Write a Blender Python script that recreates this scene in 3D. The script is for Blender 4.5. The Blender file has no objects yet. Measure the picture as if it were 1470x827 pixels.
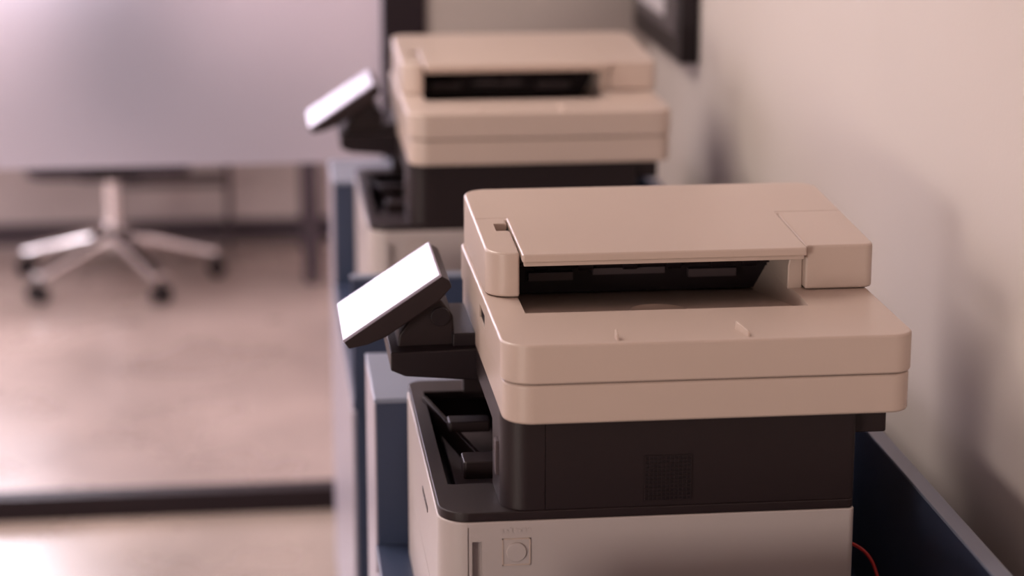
import bpy, bmesh, math
from mathutils import Vector, Matrix
H=1.82
sc=bpy.context.scene
sc.view_settings.view_transform='Standard'
sc.view_settings.look='None'
COL=sc.collection

# ---------------------------------------------------------------- materials
def mat(name,col,rough=0.5,metal=0.0,bump=0.0,bscale=400,var=0.0,vscale=6,spec=0.5,coat=0.0):
    m=bpy.data.materials.new(name); m.use_nodes=True
    nt=m.node_tree; b=nt.nodes['Principled BSDF']
    b.inputs['Roughness'].default_value=rough
    b.inputs['Metallic'].default_value=metal
    b.inputs['Specular IOR Level'].default_value=spec
    b.inputs['Coat Weight'].default_value=coat
    tc=nt.nodes.new('ShaderNodeTexCoord')
    n=nt.nodes.new('ShaderNodeTexNoise'); n.inputs['Scale'].default_value=vscale; n.inputs['Detail'].default_value=4
    nt.links.new(tc.outputs['Object'],n.inputs['Vector'])
    r=nt.nodes.new('ShaderNodeValToRGB')
    r.color_ramp.elements[0].position=0.3; r.color_ramp.elements[1].position=0.7
    r.color_ramp.elements[0].color=(*[c*(1-var) for c in col],1)
    r.color_ramp.elements[1].color=(*[min(1,c*(1+var)) for c in col],1)
    nt.links.new(n.outputs['Fac'],r.inputs['Fac'])
    nt.links.new(r.outputs['Color'],b.inputs['Base Color'])
    if bump>0:
        n2=nt.nodes.new('ShaderNodeTexNoise'); n2.inputs['Scale'].default_value=bscale
        nt.links.new(tc.outputs['Object'],n2.inputs['Vector'])
        bp=nt.nodes.new('ShaderNodeBump'); bp.inputs['Strength'].default_value=bump; bp.inputs['Distance'].default_value=0.001
        nt.links.new(n2.outputs['Fac'],bp.inputs['Height'])
        nt.links.new(bp.outputs['Normal'],b.inputs['Normal'])
    return m
M={}
M['shell']=mat('warm_white_plastic',(0.50,0.390,0.335),0.34,bump=0.08,bscale=900,var=0.01)
M['body']=mat('grey_white_plastic',(0.44,0.375,0.360),0.42,bump=0.08,bscale=900,var=0.01)
M['dark']=mat('charcoal_plastic',(0.018,0.010,0.011),0.45,bump=0.15,bscale=900,var=0.05,spec=0.3)
M['black']=mat('black_plastic',(0.012,0.007,0.009),0.4,var=0.05,spec=0.3)
M['groove']=mat('shadow_gap',(0.10,0.07,0.06),0.8)
M['grey']=mat('mid_grey_plastic',(0.07,0.05,0.055),0.4)
M['screen']=mat('panel_glass',(0.37,0.34,0.43),0.30)
M['navy']=mat('navy_painted_steel',(0.030,0.043,0.085),0.38,bump=0.05,bscale=500,var=0.04)
M['rim']=mat('blue_grey_edge',(0.20,0.22,0.29),0.35,var=0.03)  # navy edges, light falling on them put into a lighter colour
M['paleside']=mat('pale_blue_steel',(0.38,0.34,0.40),0.35,var=0.03)  # navy cabinet sides, window light put into the paler colour
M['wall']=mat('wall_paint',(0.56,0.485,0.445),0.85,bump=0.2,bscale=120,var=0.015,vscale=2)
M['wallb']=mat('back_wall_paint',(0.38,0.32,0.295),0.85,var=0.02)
M['wallf']=mat('far_wall_paint',(0.60,0.52,0.49),0.8,var=0.16,vscale=2.5)
M['ceil']=mat('ceiling_paint',(0.7,0.66,0.64),0.9)
M['frame']=mat('dark_aluminium',(0.014,0.007,0.010),0.5,spec=0.25)
M['chrome']=mat('polished_aluminium',(0.85,0.81,0.81),0.10,metal=1.0)
M['red']=mat('red_cable',(0.6,0.03,0.03),0.4)
M['paper']=mat('paper_poster',(0.55,0.50,0.52),0.6,var=0.05)
M['tvglass']=mat('screen_glass',(0.05,0.045,0.06),0.15)
M['fabric']=mat('dark_fabric',(0.03,0.022,0.03),0.9,bump=0.3)
M['wood']=mat('table_laminate',(0.35,0.28,0.26),0.5,var=0.08)
M['base']=mat('dark_skirting',(0.045,0.03,0.04),0.5)
# floor
def floor_mat():
    m=mat('polished_concrete',(0.40,0.315,0.275),0.3,var=0.22,vscale=1.8)
    nt=m.node_tree; b=nt.nodes['Principled BSDF']
    tc=[n for n in nt.nodes if n.type=='TEX_COORD'][0]
    n=nt.nodes.new('ShaderNodeTexNoise'); n.inputs['Scale'].default_value=3; n.inputs['Detail'].default_value=6
    nt.links.new(tc.outputs['Object'],n.inputs['Vector'])
    mr=nt.nodes.new('ShaderNodeMapRange'); mr.inputs['To Min'].default_value=0.18; mr.inputs['To Max'].default_value=0.40
    nt.links.new(n.outputs['Fac'],mr.inputs['Value']); nt.links.new(mr.outputs['Result'],b.inputs['Roughness'])
    return m
M['floor']=floor_mat()
def frosted():
    m=bpy.data.materials.new('frosted_film_glass'); m.use_nodes=True
    nt=m.node_tree; nt.nodes.clear()
    o=nt.nodes.new('ShaderNodeOutputMaterial')
    t=nt.nodes.new('ShaderNodeBsdfTranslucent'); t.inputs['Color'].default_value=(0.80,0.77,0.86,1)
    d=nt.nodes.new('ShaderNodeBsdfRefraction'); d.inputs['Color'].default_value=(0.94,0.90,1.0,1); d.inputs['IOR'].default_value=1.35; d.inputs['Roughness'].default_value=0.55
    g=nt.nodes.new('ShaderNodeBsdfDiffuse'); g.inputs['Color'].default_value=(0.55,0.52,0.57,1)
    a=nt.nodes.new('ShaderNodeMixShader'); a.inputs[0].default_value=0.85
    c=nt.nodes.new('ShaderNodeMixShader'); c.inputs[0].default_value=0.12
    nt.links.new(t.outputs[0],a.inputs[1]); nt.links.new(d.outputs[0],a.inputs[2])
    nt.links.new(a.outputs[0],c.inputs[1]); nt.links.new(g.outputs[0],c.inputs[2])
    nt.links.new(c.outputs[0],o.inputs[0]); return m
M['frost']=frosted()
def clearglass():
    m=bpy.data.materials.new('clear_glass_sheet'); m.use_nodes=True
    nt=m.node_tree; nt.nodes.clear()
    o=nt.nodes.new('ShaderNodeOutputMaterial')
    t=nt.nodes.new('ShaderNodeBsdfTransparent'); t.inputs['Color'].default_value=(0.97,0.95,0.97,1)
    g=nt.nodes.new('ShaderNodeBsdfGlossy'); g.inputs['Roughness'].default_value=0.02
    f=nt.nodes.new('ShaderNodeFresnel'); f.inputs['IOR'].default_value=1.3
    a=nt.nodes.new('ShaderNodeMixShader')
    nt.links.new(f.outputs[0],a.inputs[0]); nt.links.new(t.outputs[0],a.inputs[1]); nt.links.new(g.outputs[0],a.inputs[2])
    nt.links.new(a.outputs[0],o.inputs[0]); return m
M['glass']=clearglass()

# ---------------------------------------------------------------- mesh helpers
def obj(name,me,m=None,parent=None):
    ob=bpy.data.objects.new(name,me); COL.objects.link(ob)
    if m: me.materials.append(M[m])
    if parent: ob.parent=parent
    return ob
def mesh(name,v,f):
    me=bpy.data.meshes.new(name); me.from_pydata(v,[],f); me.update()
    bm=bmesh.new(); bm.from_mesh(me); bmesh.ops.recalc_face_normals(bm,faces=bm.faces); bm.to_mesh(me); bm.free()
    return me
def outline(x0,x1,y0,y1,r,seg=10):
    if not isinstance(r,(list,tuple)): r=[r]*4
    cs=[(x0,y0,180),(x1,y0,270),(x1,y1,0),(x0,y1,90)]
    pts=[]
    for (cx,cy,a0),rr in zip(cs,r):
        if rr<=0: pts.append((cx,cy)); continue
        ox=cx+rr if cx==x0 else cx-rr
        oy=cy+rr if cy==y0 else cy-rr
        for i in range(seg+1):
            a=math.radians(a0+90*i/seg)
            pts.append((ox+rr*math.cos(a),oy+rr*math.sin(a)))
    return pts
def prism_me(name,pts,z0,z1):
    n=len(pts)
    v=[(x,y,z0) for x,y in pts]+[(x,y,z1) for x,y in pts]
    f=[tuple(range(n))[::-1],tuple(range(n,2*n))]+[(i,(i+1)%n,n+(i+1)%n,n+i) for i in range(n)]
    return mesh(name,v,f)
def apply(ob):
    dg=bpy.context.evaluated_depsgraph_get(); dg.update()
    me=bpy.data.meshes.new_from_object(ob.evaluated_get(dg))
    old=ob.data; ob.modifiers.clear(); ob.data=me
    bpy.data.meshes.remove(old)
def bevel(ob,w,seg=3,ang=40):
    md=ob.modifiers.new('b','BEVEL'); md.width=w; md.segments=seg; md.limit_method='ANGLE'; md.angle_limit=math.radians(ang)
    apply(ob)
def cut(ob,me):
    c=bpy.data.objects.new('c',me); COL.objects.link(c)
    if ob.parent: c.parent=ob.parent
    bpy.context.view_layer.update()
    md=ob.modifiers.new('x','BOOLEAN'); md.operation='DIFFERENCE'; md.solver='EXACT'; md.object=c
    apply(ob); bpy.data.objects.remove(c)
def smooth(ob,ang=40):
    me=ob.data
    me.polygons.foreach_set('use_smooth',[True]*len(me.polygons))
    me.set_sharp_from_angle(angle=math.radians(ang))
    md=ob.modifiers.new('wn','WEIGHTED_NORMAL'); md.keep_sharp=True
def box_me(x0,x1,y0,y1,z0,z1):
    return prism_me('box',[(x0,y0),(x1,y0),(x1,y1),(x0,y1)],z0,z1)
def rbox(name,x0,x1,y0,y1,z0,z1,m,parent=None,r=0,bv=0.002,seg=3):
    ob=obj(name,prism_me(name,outline(x0,x1,y0,y1,r),z0,z1),m,parent)
    if bv>0: bevel(ob,bv,seg)
    smooth(ob); return ob
def prof(name,pts,y0,y1,m,parent=None,bv=0.002):
    n=len(pts)
    v=[(x,y0,z) for x,z in pts]+[(x,y1,z) for x,z in pts]
    f=[tuple(range(n)),tuple(range(n,2*n))[::-1]]+[(i,(i+1)%n,n+(i+1)%n,n+i) for i in range(n)]
    ob=obj(name,mesh(name,v,f),m,parent)
    if bv>0: bevel(ob,bv,3,25)
    smooth(ob); return ob
def hexa(v8):
    return mesh('h',v8,[(0,1,2,3),(4,5,6,7),(0,1,5,4),(1,2,6,5),(2,3,7,6),(3,0,4,7)])
def cyl(name,p0,p1,r0,r1,m,parent=None,seg=24,bv=0.0):
    p0=Vector(p0);p1=Vector(p1);d=(p1-p0).normalized()
    a=d.orthogonal().normalized(); b=d.cross(a)
    v=[];n=seg
    for p,r in((p0,r0),(p1,r1)):
        for i in range(n):
            t=2*math.pi*i/n; v.append(tuple(p+a*math.cos(t)*r+b*math.sin(t)*r))
    f=[tuple(range(n)),tuple(range(n,2*n))]+[(i,(i+1)%n,n+(i+1)%n,n+i) for i in range(n)]
    ob=obj(name,mesh(name,v,f),m,parent)
    if bv>0: bevel(ob,bv,2)
    smooth(ob); return ob
def empty(name,loc):
    e=bpy.data.objects.new(name,None); e.empty_display_size=0.1; e.location=loc; COL.objects.link(e); return e
def multi(name,boxes,m,parent):
    bm=bmesh.new()
    for b in boxes:
        me=box_me(*b); bm.from_mesh(me); bpy.data.meshes.remove(me)
    me=bpy.data.meshes.new(name); bm.to_mesh(me); bm.free()
    return obj(name,me,m,parent)

# ---------------------------------------------------------------- printer
def printer(dy):
    P=empty('multifunction_printer',(0,dy,H))
    # lower white body
    b=obj('lower_body',prism_me('lb',outline(0.193,0.670,2.43,2.97,[0.036,0.008,0.02,0.02]),-1.108,-0.879),'body',P)
    cut(b,box_me(0.206,0.50,2.53,2.92,-0.94,-0.8))
    bevel(b,0.002)
    cut(b,box_me(0.2250,0.2265,2.40,2.4325,-1.2,-0.885))      # door seam
    cut(b,prism_me('c',outline(0.230,0.241,2.40,2.441,0.0),-1.08,-0.902))  # grip pocket
    cut(b,box_me(0.10,0.1945,2.47,2.96,-0.998,-0.9965))        # side tray seam
    smooth(b)
    fr=obj('button_recess',prism_me('br',[(0.264,2.4292),(0.296,2.4292),(0.296,2.4310),(0.264,2.4310)],-0.931,-0.899),'body',P); bevel(fr,0.0006); smooth(fr)
    multi('button_frame',[(0.264,0.296,2.4283,2.4305,-0.9002,-0.899),(0.264,0.296,2.4283,2.4305,-0.931,-0.9298),(0.264,0.2652,2.4283,2.4305,-0.931,-0.899),(0.2948,0.296,2.4283,2.4305,-0.931,-0.899)],'shell',P)
    cyl('door_button',(0.280,2.4305,-0.915),(0.280,2.4266,-0.915),0.0118,0.0112,'body',P,32,0.0008)
    multi('embossed_mark',[(0.262+i*0.0052,0.2652+i*0.0052,2.4293,2.4305,-0.8925+0.001*(i%2),-0.8865-0.001*((i+1)%3)) for i in range(7)],'body',P)
    # small label marks on the left side face
    multi('side_label_marks',[(0.1922,0.1935,2.60+i*0.014,2.609+i*0.014,-0.925,-0.918) for i in range(6)],'grey',P)
    # black deck on top of the body
    d=obj('output_deck',prism_me('od',outline(0.1945,0.669,2.4315,2.968,[0.035,0.008,0.02,0.02]),-0.8788,-0.868),'dark',P)
    cut(d,box_me(0.212,0.50,2.535,2.915,-0.9,-0.8))
    bevel(d,0.003); smooth(d)
    w=obj('tray_well',box_me(0.207,0.499,2.531,2.919,-0.939,-0.880),'black',P)
    cut(w,box_me(0.210,0.496,2.536,2.914,-0.934,-0.8)); smooth(w)
    f=obj('paper_flap',hexa([(0.207,2.875,-0.862),(0.213,2.875,-0.862),(0.268,2.68,-0.882),(0.262,2.68,-0.882),(0.207,2.875,-0.886),(0.213,2.875,-0.886),(0.268,2.68,-0.912),(0.262,2.68,-0.912)]),'dark',P); bevel(f,0.001); smooth(f)
    rbox('paper_guide',0.236,0.275,2.595,2.635,-0.884,-0.862,'dark',P,0.004,0.002)
    rbox('paper_guide_rear',0.232,0.285,2.755,2.785,-0.876,-0.862,'dark',P,0.004,0.002)
    rbox('tray_ledge',0.232,0.30,2.56,2.90,-0.934,-0.915,'grey',P,0.004,0.002)
    # charcoal mid section
    m=obj('mid_section',prism_me('ms',outline(0.264,0.669,2.433,2.93,[0.03,0.006,0.01,0.01]),-0.8685,-0.755),'dark',P)
    cut(m,box_me(0.20,0.50,2.535,2.905,-0.90,-0.79))
    bevel(m,0.0015)
    cut(m,box_me(0.3125,0.3135,2.40,2.4345,-0.9,-0.7))
    smooth(m)
    rbox('rear_exit_housing',0.66,0.7085,2.45,2.90,-0.795,-0.757,'dark',P,0.004,0.002)
    # grille
    g=[]
    for i in range(12):
        x=0.4265+i*0.0048; g.append((x-0.0006,x+0.0006,2.4312,2.4335,-0.861,-0.808))
    for i in range(12):
        z=-0.861+i*0.0048; g.append((0.4265,0.4793,2.4313,2.4335,z-0.0006,z+0.0006))
    multi('vent_grille',g,'dark',P)
    multi('vent_backing',[(0.426,0.480,2.4324,2.4334,-0.8615,-0.8075)],'black',P)
    cyl('lock_screw',(0.2655,2.475,-0.806),(0.2615,2.475,-0.806),0.004,0.004,'chrome',P,16)
    rbox('side_latch',0.2605,0.2655,2.468,2.484,-0.836,-0.796,'grey',P,0,0.0008)
    # scanner unit
    s=obj('scanner_base',prism_me('sb',outline(0.264,0.7235,2.402,2.93,[0.034,0.024,0.03,0.03]),-0.758,-0.7125),'shell',P)
    bevel(s,0.0035,4); smooth(s)
    rbox('scanner_gap',0.266,0.7215,2.404,2.928,-0.718,-0.708,'groove',P,[0.034,0.024,0.03,0.03],0)
    t=obj('scanner_lid',prism_me('sl',outline(0.262,0.7253,2.400,2.93,[0.036,0.026,0.03,0.03]),-0.7115,-0.6665),'shell',P)
    R=hexa([(0.303,2.540,-0.6735),(0.634,2.540,-0.6735),(0.643,2.540,-0.64),(0.303,2.540,-0.64),
            (0.303,2.80,-0.704),(0.608,2.80,-0.704),(0.643,2.80,-0.64),(0.303,2.80,-0.64)])
    bevel(t,0.003,4)
    cut(t,R)
    # thumb scoop in the recess
    sc_=bpy.data.meshes.new('sp'); bm=bmesh.new(); bmesh.ops.create_uvsphere(bm,u_segments=48,v_segments=24,radius=1.0)
    bmesh.ops.scale(bm,vec=(0.034,0.052,0.024),verts=bm.verts); bmesh.ops.translate(bm,vec=(0.468,2.592,-0.674),verts=bm.verts); bm.to_mesh(sc_); bm.free()
    cut(t,sc_)
    cut(t,box_me(0.25,0.2655,2.60,2.66,-0.700,-0.684))
    smooth(t)
    rbox('lid_side_notch',0.264,0.267,2.60,2.66,-0.700,-0.684,'black',P,0,0)
    # page stops on the deck
    for i,(x,l) in enumerate(((0.389,0.014),(0.536,0.034))):
        s_=(l-0.014)*0.4
        f=obj('page_stop_%d'%(i+1),hexa([(x,2.412,-0.667),(x+0.0025,2.412,-0.667),(x+0.0025-s_,2.412+l,-0.667),(x-s_,2.412+l,-0.667),
              (x,2.414,-0.6605),(x+0.0025,2.414,-0.6605),(x+0.0025-s_,2.412+l*0.85,-0.656),(x-s_,2.412+l*0.85,-0.656)]),'shell',P); bevel(f,0.0005); smooth(f)
    # ADF
    ZT=-0.612
    a=obj('feeder_housing',prism_me('ad',outline(0.266,0.732,2.612,2.93,[0.030,0.012,0.03,0.03]),-0.6655,ZT),'shell',P)
    cut(a,box_me(0.305,0.648,2.5,2.765,-0.70,-0.55))
    bevel(a,0.0035,4)
    cut(a,box_me(0.200,0.80,2.7755,2.7768,ZT-0.003,-0.55))
    cut(a,box_me(0.288,0.3075,2.715,2.750,ZT-0.012,-0.55))
    def tilt(ob):
        for v in ob.data.vertices:
            k=max(0,min(1,(v.co.z+0.64)/0.02)); v.co.z+=k*(v.co.y-2.61)/0.32*0.013
    tilt(a); smooth(a)
    c=obj('feeder_cover',prism_me('fc',outline(0.3065,0.6465,2.598,2.7748,[0.003]*4),-0.621,ZT+0.0015),'shell',P)
    bevel(c,0.0025,3); tilt(c); smooth(c)
    rbox('feeder_cover_lip',0.309,0.644,2.603,2.612,-0.6265,-0.619,'shell',P,0,0.001)
    rbox('notch_lining',0.289,0.3065,2.7155,2.7495,ZT-0.013,ZT-0.009,'black',P,0,0)
    # mechanism
    rbox('feeder_mechanism',0.304,0.650,2.745,2.775,-0.695,-0.613,'black',P,0,0.001)
    rbox('mechanism_roof',0.304,0.650,2.63,2.75,-0.629,-0.620,'black',P,0,0.001)
    cyl('roller_shaft',(0.306,2.728,-0.655),(0.64,2.728,-0.655),0.004,0.004,'dark',P,16)
    for i,x in enumerate((0.345,0.40,0.455,0.51,0.565,0.605)):
        cyl('exit_roller_%d'%(i+1),(x-0.009,2.728,-0.655),(x+0.009,2.728,-0.655),0.008,0.008,'black',P,20,0.001)
    multi('mechanism_ribs',[(0.315+i*0.022,0.317+i*0.022,2.71,2.746,-0.646,-0.628) for i in range(14)],'dark',P)
    multi('mechanism_plate',[(0.33,0.385,2.732,2.744,-0.676,-0.666),(0.41,0.50,2.732,2.744,-0.670,-0.662),(0.53,0.59,2.732,2.744,-0.676,-0.666)],'grey',P)
    # curved inner guide at right of slot
    pts=[(0.648,-0.668),(0.648,-0.622),(0.638,-0.622),(0.632,-0.628),(0.630,-0.640),(0.630,-0.668)]
    prof('slot_cheek',pts,2.625,2.74,'shell',P,0.002)
    # control panel
    d=Vector((0.832,0.555)); n=Vector((-0.555,0.832)); P0=Vector((0.0996,-0.742)); P1=Vector((0.220,-0.662))
    def q(*l): return [(v.x,v.y) for v in l]
    prof('panel_housing',q(P0-n*0.002,P1-n*0.002,P1-n*0.012+d*0.005,P1-n*0.021+d*0.003,P1-n*0.027-d*0.020,P0-n*0.027+d*0.045,P0-n*0.022+d*0.022,P0-n*0.013),2.72,2.90,'dark',P,0.002)
    prof('panel_face',q(P0-n*0.003-d*0.001,P1-n*0.003+d*0.001,P1+n*0.001,P0+n*0.001),2.719,2.901,'screen',P,0.0015)
    prof('hinge_block',[(0.168,-0.765),(0.170,-0.745),(0.200,-0.700),(0.222,-0.700),(0.238,-0.722),(0.240,-0.765)],2.75,2.87,'dark',P,0.003)
    prof('panel_bracket',[(0.158,-0.759),(0.158,-0.782),(0.176,-0.790),(0.29,-0.800),(0.29,-0.757)],2.72,2.90,'black',P,0.002)
    rbox('bracket_block',0.236,0.268,2.735,2.89,-0.758,-0.741,'black',P,0.002,0.002)
    cyl('hinge_barrel',(0.222,2.745,-0.722),(0.222,2.875,-0.722),0.012,0.012,'black',P,24,0.001)
    return P
printer(0)
printer(1.51)

# ---------------------------------------------------------------- trolleys
def trolley(dy):
    T=empty('printer_cabinet',(0,dy,H))
    rbox('shelf',0.150,0.797,2.18,3.00,-1.128,-1.1085,'navy',T,0,0.002)
    rbox('carcass',0.156,0.790,2.20,3.00,-1.79,-1.129,'navy',T,0,0.003)
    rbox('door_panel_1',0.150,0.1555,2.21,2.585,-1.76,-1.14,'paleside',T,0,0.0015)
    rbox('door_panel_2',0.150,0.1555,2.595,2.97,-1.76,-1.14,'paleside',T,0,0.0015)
    rbox('side_panel_wall_side',0.779,0.796,2.18,3.00,-1.108,-0.902,'navy',T,0,0.001)
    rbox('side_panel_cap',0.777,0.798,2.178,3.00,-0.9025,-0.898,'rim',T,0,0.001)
    rbox('end_panel_near',0.152,0.779,2.18,2.198,-1.108,-0.902,'navy',T,0,0.001)
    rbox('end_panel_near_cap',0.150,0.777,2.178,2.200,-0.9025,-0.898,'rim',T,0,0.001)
    rbox('rear_compartment',0.153,0.796,2.99,3.22,-1.79,-0.904,'navy',T,0,0.002)
    rbox('rear_compartment_side',0.150,0.1535,2.992,3.218,-1.78,-0.906,'paleside',T,0,0.001)  # thin skin, paler colour stands in for window light on navy
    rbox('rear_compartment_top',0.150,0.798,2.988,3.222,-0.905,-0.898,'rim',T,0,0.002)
    for i,(x,y) in enumerate(((0.20,2.25),(0.74,2.25),(0.20,3.15),(0.74,3.15))):
        cyl('foot_%d'%(i+1),(x,y,-1.8195),(x,y,-1.785),0.018,0.022,'black',T,20)
    return T
trolley(0); trolley(1.51)

# red cable
cu=bpy.data.curves.new('network_cable','CURVE'); cu.dimensions='3D'; cu.bevel_depth=0.0022; cu.bevel_resolution=4
sp=cu.splines.new('NURBS'); cp=[(0.676,2.62,-0.985),(0.70,2.62,-0.985),(0.738,2.60,-0.99),(0.742,2.56,-1.03),(0.735,2.50,-1.09),(0.72,2.45,-1.104),(0.70,2.35,-1.105)]
sp.points.add(len(cp)-1)
for p,c in zip(sp.points,cp): p.co=(c[0],c[1],c[2]+H,1)
sp.use_endpoint_u=True; sp.order_u=4
cb=bpy.data.objects.new('network_cable',cu); COL.objects.link(cb); cu.materials.append(M['red'])

# ---------------------------------------------------------------- room shell (z absolute)
CZ=2.9
def slab(name,x0,x1,y0,y1,z0,z1,m,parent=None):
    return obj(name,box_me(x0,x1,y0,y1,z0,z1),m,parent)
slab('floor',-4.0,1.1,-4.2,8.3,-0.1,0,'floor')
slab('ceiling',-4.0,1.1,-4.2,8.3,CZ,CZ+0.1,'ceil')
slab('wall_right',0.90,1.05,-4.2,8.3,0,CZ,'wall')
wf=slab('wall_far',-4.0,0.90,8.10,8.25,0,CZ,'wallf')
wr=slab('wall_rear',-4.0,0.90,-4.2,-4.05,0,CZ,'wall')
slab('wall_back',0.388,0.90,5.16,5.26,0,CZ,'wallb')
slab('baseboard_far',-3.8,0.90,8.08,8.10,0,0.075,'base')
# windows
wl=obj('wall_left',box_me(-3.95,-3.80,-4.05,8.1,0,CZ),'wall')
wins=[(-3.4,-1.2,0.45,2.1),(1.8,4.8,0.55,2.4),(5.8,7.9,0.5,2.6)]
for w in wins: cut(wl,box_me(-4.1,-3.7,w[0],w[1],w[2],w[3]))
for i,w in enumerate(wins):
    W=empty('window_%d'%(i+1),(0,0,0)); x0,x1=-3.92,-3.84; t=0.05
    ym=(w[0]+w[1])/2
    multi('window_frame',[(x0,x1,w[0],w[0]+t,w[2],w[3]),(x0,x1,w[1]-t,w[1],w[2],w[3]),(x0,x1,w[0],w[1],w[2],w[2]+t),(x0,x1,w[0],w[1],w[3]-t,w[3]),(x0,x1,ym-t/2,ym+t/2,w[2],w[3])],'frame',W)
def xwin(wall,name,x0,x1,z0,z1,yc):
    cut(wall,box_me(x0,x1,yc-0.3,yc+0.3,z0,z1))
    W=empty(name,(0,0,0)); t=0.05; xm=(x0+x1)/2; a,b=yc-0.03,yc+0.03
    multi('window_frame',[(x0,x0+t,a,b,z0,z1),(x1-t,x1,a,b,z0,z1),(x0,x1,a,b,z0,z0+t),(x0,x1,a,b,z1-t,z1),(xm-t/2,xm+t/2,a,b,z0,z1)],'frame',W)
xwin(wf,'window_4',-2.3,-0.6,1.1,2.5,8.175)  # invented opening, there to light the frosted sheet from behind
# glass partition
G=empty('glass_partition',(0,0,0))
multi('partition_frame',[(-3.8,0.291,5.16,5.22,0,0.055),(0.291,0.388,5.15,5.24,0,CZ),(-3.8,0.291,5.16,5.22,CZ-0.06,CZ),(-1.75,-1.68,5.16,5.22,0.055,CZ-0.06)],'frame',G)
obj('frosted_sheet',mesh('fs',[(-3.8,5.19,0.828),(0.291,5.19,0.828),(0.291,5.19,CZ-0.06),(-3.8,5.19,CZ-0.06)],[(0,1,2,3)]),'frost',G)
obj('clear_sheet',mesh('cs',[(-3.8,5.19,0.055),(0.291,5.19,0.055),(0.291,5.19,0.828),(-3.8,5.19,0.828)],[(0,1,2,3)]),'glass',G)

# wall screen
S=empty('wall_mounted_display',(0,0,0))
rbox('display_casing',0.866,0.898,4.56,5.13,1.135,2.0,'black',S,0,0.004)
rbox('display_bezel',0.858,0.868,4.56,5.13,1.135,2.0,'black',S,0,0.003)
rbox('display_screen',0.8565,0.8585,4.61,5.08,1.185,1.95,'tvglass',S,0,0)
rbox('display_notice',0.8555,0.8570,4.74,5.06,1.21,1.9,'paper',S,0,0)

# ---------------------------------------------------------------- office chair behind glass
C=empty('office_chair',(-0.47,7.48,0))
for i in range(5):
    a=math.radians(-134+72*i); ca,sa=math.cos(a),math.sin(a)
    secs=[(0.02,0.160,0.036,0.036),(0.12,0.140,0.033,0.028),(0.24,0.108,0.028,0.021),(0.335,0.084,0.024,0.016)]
    v=[];f=[];n=12
    for r,z,w,h in secs:
        for k in range(n):
            t=2*math.pi*k/n; o=math.cos(t)*w; zz=z+math.sin(t)*h
            v.append((ca*r-sa*o,sa*r+ca*o,zz))
    for s_ in range(len(secs)-1):
        for k in range(n): f.append((s_*n+k,s_*n+(k+1)%n,(s_+1)*n+(k+1)%n,(s_+1)*n+k))
    f.append(tuple(range(n))); f.append(tuple(range(3*n,4*n)))
    leg=obj('base_leg_%d'%(i+1),mesh('leg',v,f),'chrome',C); smooth(leg)
    cx,cy=ca*0.335,sa*0.335
    for sgn in (-1,1):
        px,py=-sa*sgn,ca*sgn
        cyl('caster_wheel_%d_%d'%(i+1,1 if sgn>0 else 2),(cx+px*0.008,cy+py*0.008,0.031),(cx+px*0.028,cy+py*0.028,0.031),0.030,0.028,'black',C,24,0.003)
    cyl('caster_stem_%d'%(i+1),(cx,cy,0.03),(cx,cy,0.085),0.009,0.012,'black',C,12)
cyl('hub',(0,0,0.12),(0,0,0.21),0.046,0.038,'chrome',C,24,0.004)
cyl('gas_lift',(0,0,0.19),(0,0,0.40),0.028,0.026,'chrome',C,24)
rbox('seat_mechanism',-0.10,0.10,-0.12,0.10,0.365,0.42,'black',C,0.02,0.005)
rbox('seat',-0.26,0.26,-0.25,0.18,0.395,0.470,'fabric',C,0.08,0.02)
bk=rbox('backrest',-0.23,0.23,-0.30,-0.255,0.62,1.10,'fabric',C,0.02,0.015)
prof('back_support',[(-0.03,0.43),(0.03,0.43),(0.03,0.9),(-0.03,0.9)],-0.325,-0.30,'black',C,0.004)
prof('back_support_foot',[(-0.03,0.405),(0.03,0.405),(0.03,0.435),(-0.03,0.435)],-0.325,-0.08,'black',C,0.004)

# table behind glass
T=empty('meeting_table',(0,0,0))
rbox('table_top',-1.75,0.24,7.36,8.02,0.71,0.74,'wood',T,0.02,0.004)
for i,(x,y) in enumerate(((0.175,7.43),(-1.68,7.43),(0.175,7.95),(-1.68,7.95))):
    rbox('table_leg_%d'%(i+1),x-0.026,x+0.026,y-0.026,y+0.026,0,0.71,'base',T,0.004,0.002)
# slim visitor stool
V=empty('visitor_stool',(0,0,0))
lx=(-0.50,-0.10); ly=(7.88,8.04)
k=0
for x in lx:
    for y in ly:
        k+=1; cyl('stool_leg_%d'%k,(x,y,0),(x,y,0.45),0.010,0.010,'grey',V,12)
multi('stretchers',[(-0.5,-0.10,ly[0]-.008,ly[0]+.008,0.24,0.258),(-0.5,-0.10,ly[1]-.008,ly[1]+.008,0.24,0.258),(-0.508,-0.492,ly[0],ly[1],0.24,0.258),(-0.108,-0.092,ly[0],ly[1],0.24,0.258)],'grey',V)
rbox('stool_seat',-0.52,-0.08,7.85,8.07,0.45,0.48,'fabric',V,0.02,0.006)

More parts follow.
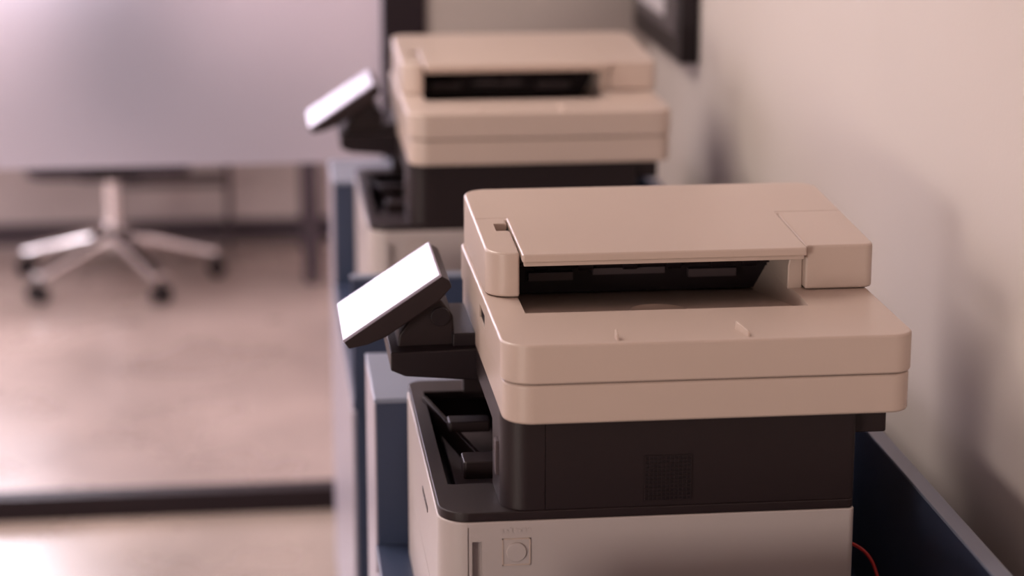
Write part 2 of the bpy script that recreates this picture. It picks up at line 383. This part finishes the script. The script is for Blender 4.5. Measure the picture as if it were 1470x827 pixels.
# ---------------------------------------------------------------- lights
def area(name,loc,target,sx,sy,e,col):
    l=bpy.data.lights.new(name,'AREA'); l.shape='RECTANGLE'; l.size=sx; l.size_y=sy; l.energy=e; l.color=col
    o=bpy.data.objects.new(name,l); COL.objects.link(o); o.location=loc
    o.rotation_euler=(Vector(target)-Vector(loc)).to_track_quat('-Z','Y').to_euler(); return o
area('window_light_1',(-3.78,-2.3,1.32),(0.5,2.8,1.1),1.5,1.0,155,(1.0,0.875,0.80))
area('window_light_2',(-3.78,3.9,1.5),(0.5,4.6,0.3),1.8,1.6,22,(0.98,0.87,0.93))
area('window_light_3',(-3.78,6.85,1.6),(-0.5,6.6,1.0),1.9,1.8,90,(0.97,0.88,0.94))
area('window_light_4',(-1.45,8.06,1.8),(-0.9,5.6,1.0),1.6,1.3,95,(0.96,0.89,1.0))  # added lamp, makes the upper part of the frosted sheet glow
area('ceiling_light_1',(-0.9,3.9,2.85),(-0.9,3.9,0),1.0,1.6,60,(1.0,0.89,0.82))  # added soft fill from above, set back so the feeder slot stays shaded
area('ceiling_light_2',(-1.5,6.7,2.85),(-1.5,6.7,0),1.6,0.8,24,(0.98,0.89,0.90))  # added fill to brighten the far floor and wall, no fixture
w=bpy.data.worlds.new('World'); sc.world=w; w.use_nodes=True
w.node_tree.nodes['Background'].inputs[0].default_value=(0.85,0.80,0.86,1); w.node_tree.nodes['Background'].inputs[1].default_value=0.6

# ---------------------------------------------------------------- camera
cam=bpy.data.cameras.new('camera'); co=bpy.data.objects.new('camera',cam); COL.objects.link(co)
p=math.radians(13.97); h=math.radians(6.46)
hv=Vector((math.sin(h),math.cos(h),0)); F=hv*math.cos(p)+Vector((0,0,-math.sin(p))); U=hv*math.sin(p)+Vector((0,0,math.cos(p))); R=F.cross(U)
mt=Matrix((R,U,-F)).transposed().to_4x4(); mt.translation=Vector((0,0,H)); co.matrix_world=mt
cam.sensor_width=36; cam.lens=36*3300/1470; cam.clip_start=0.05
cam.dof.use_dof=True; cam.dof.focus_distance=2.70; cam.dof.aperture_fstop=2.4
sc.camera=co
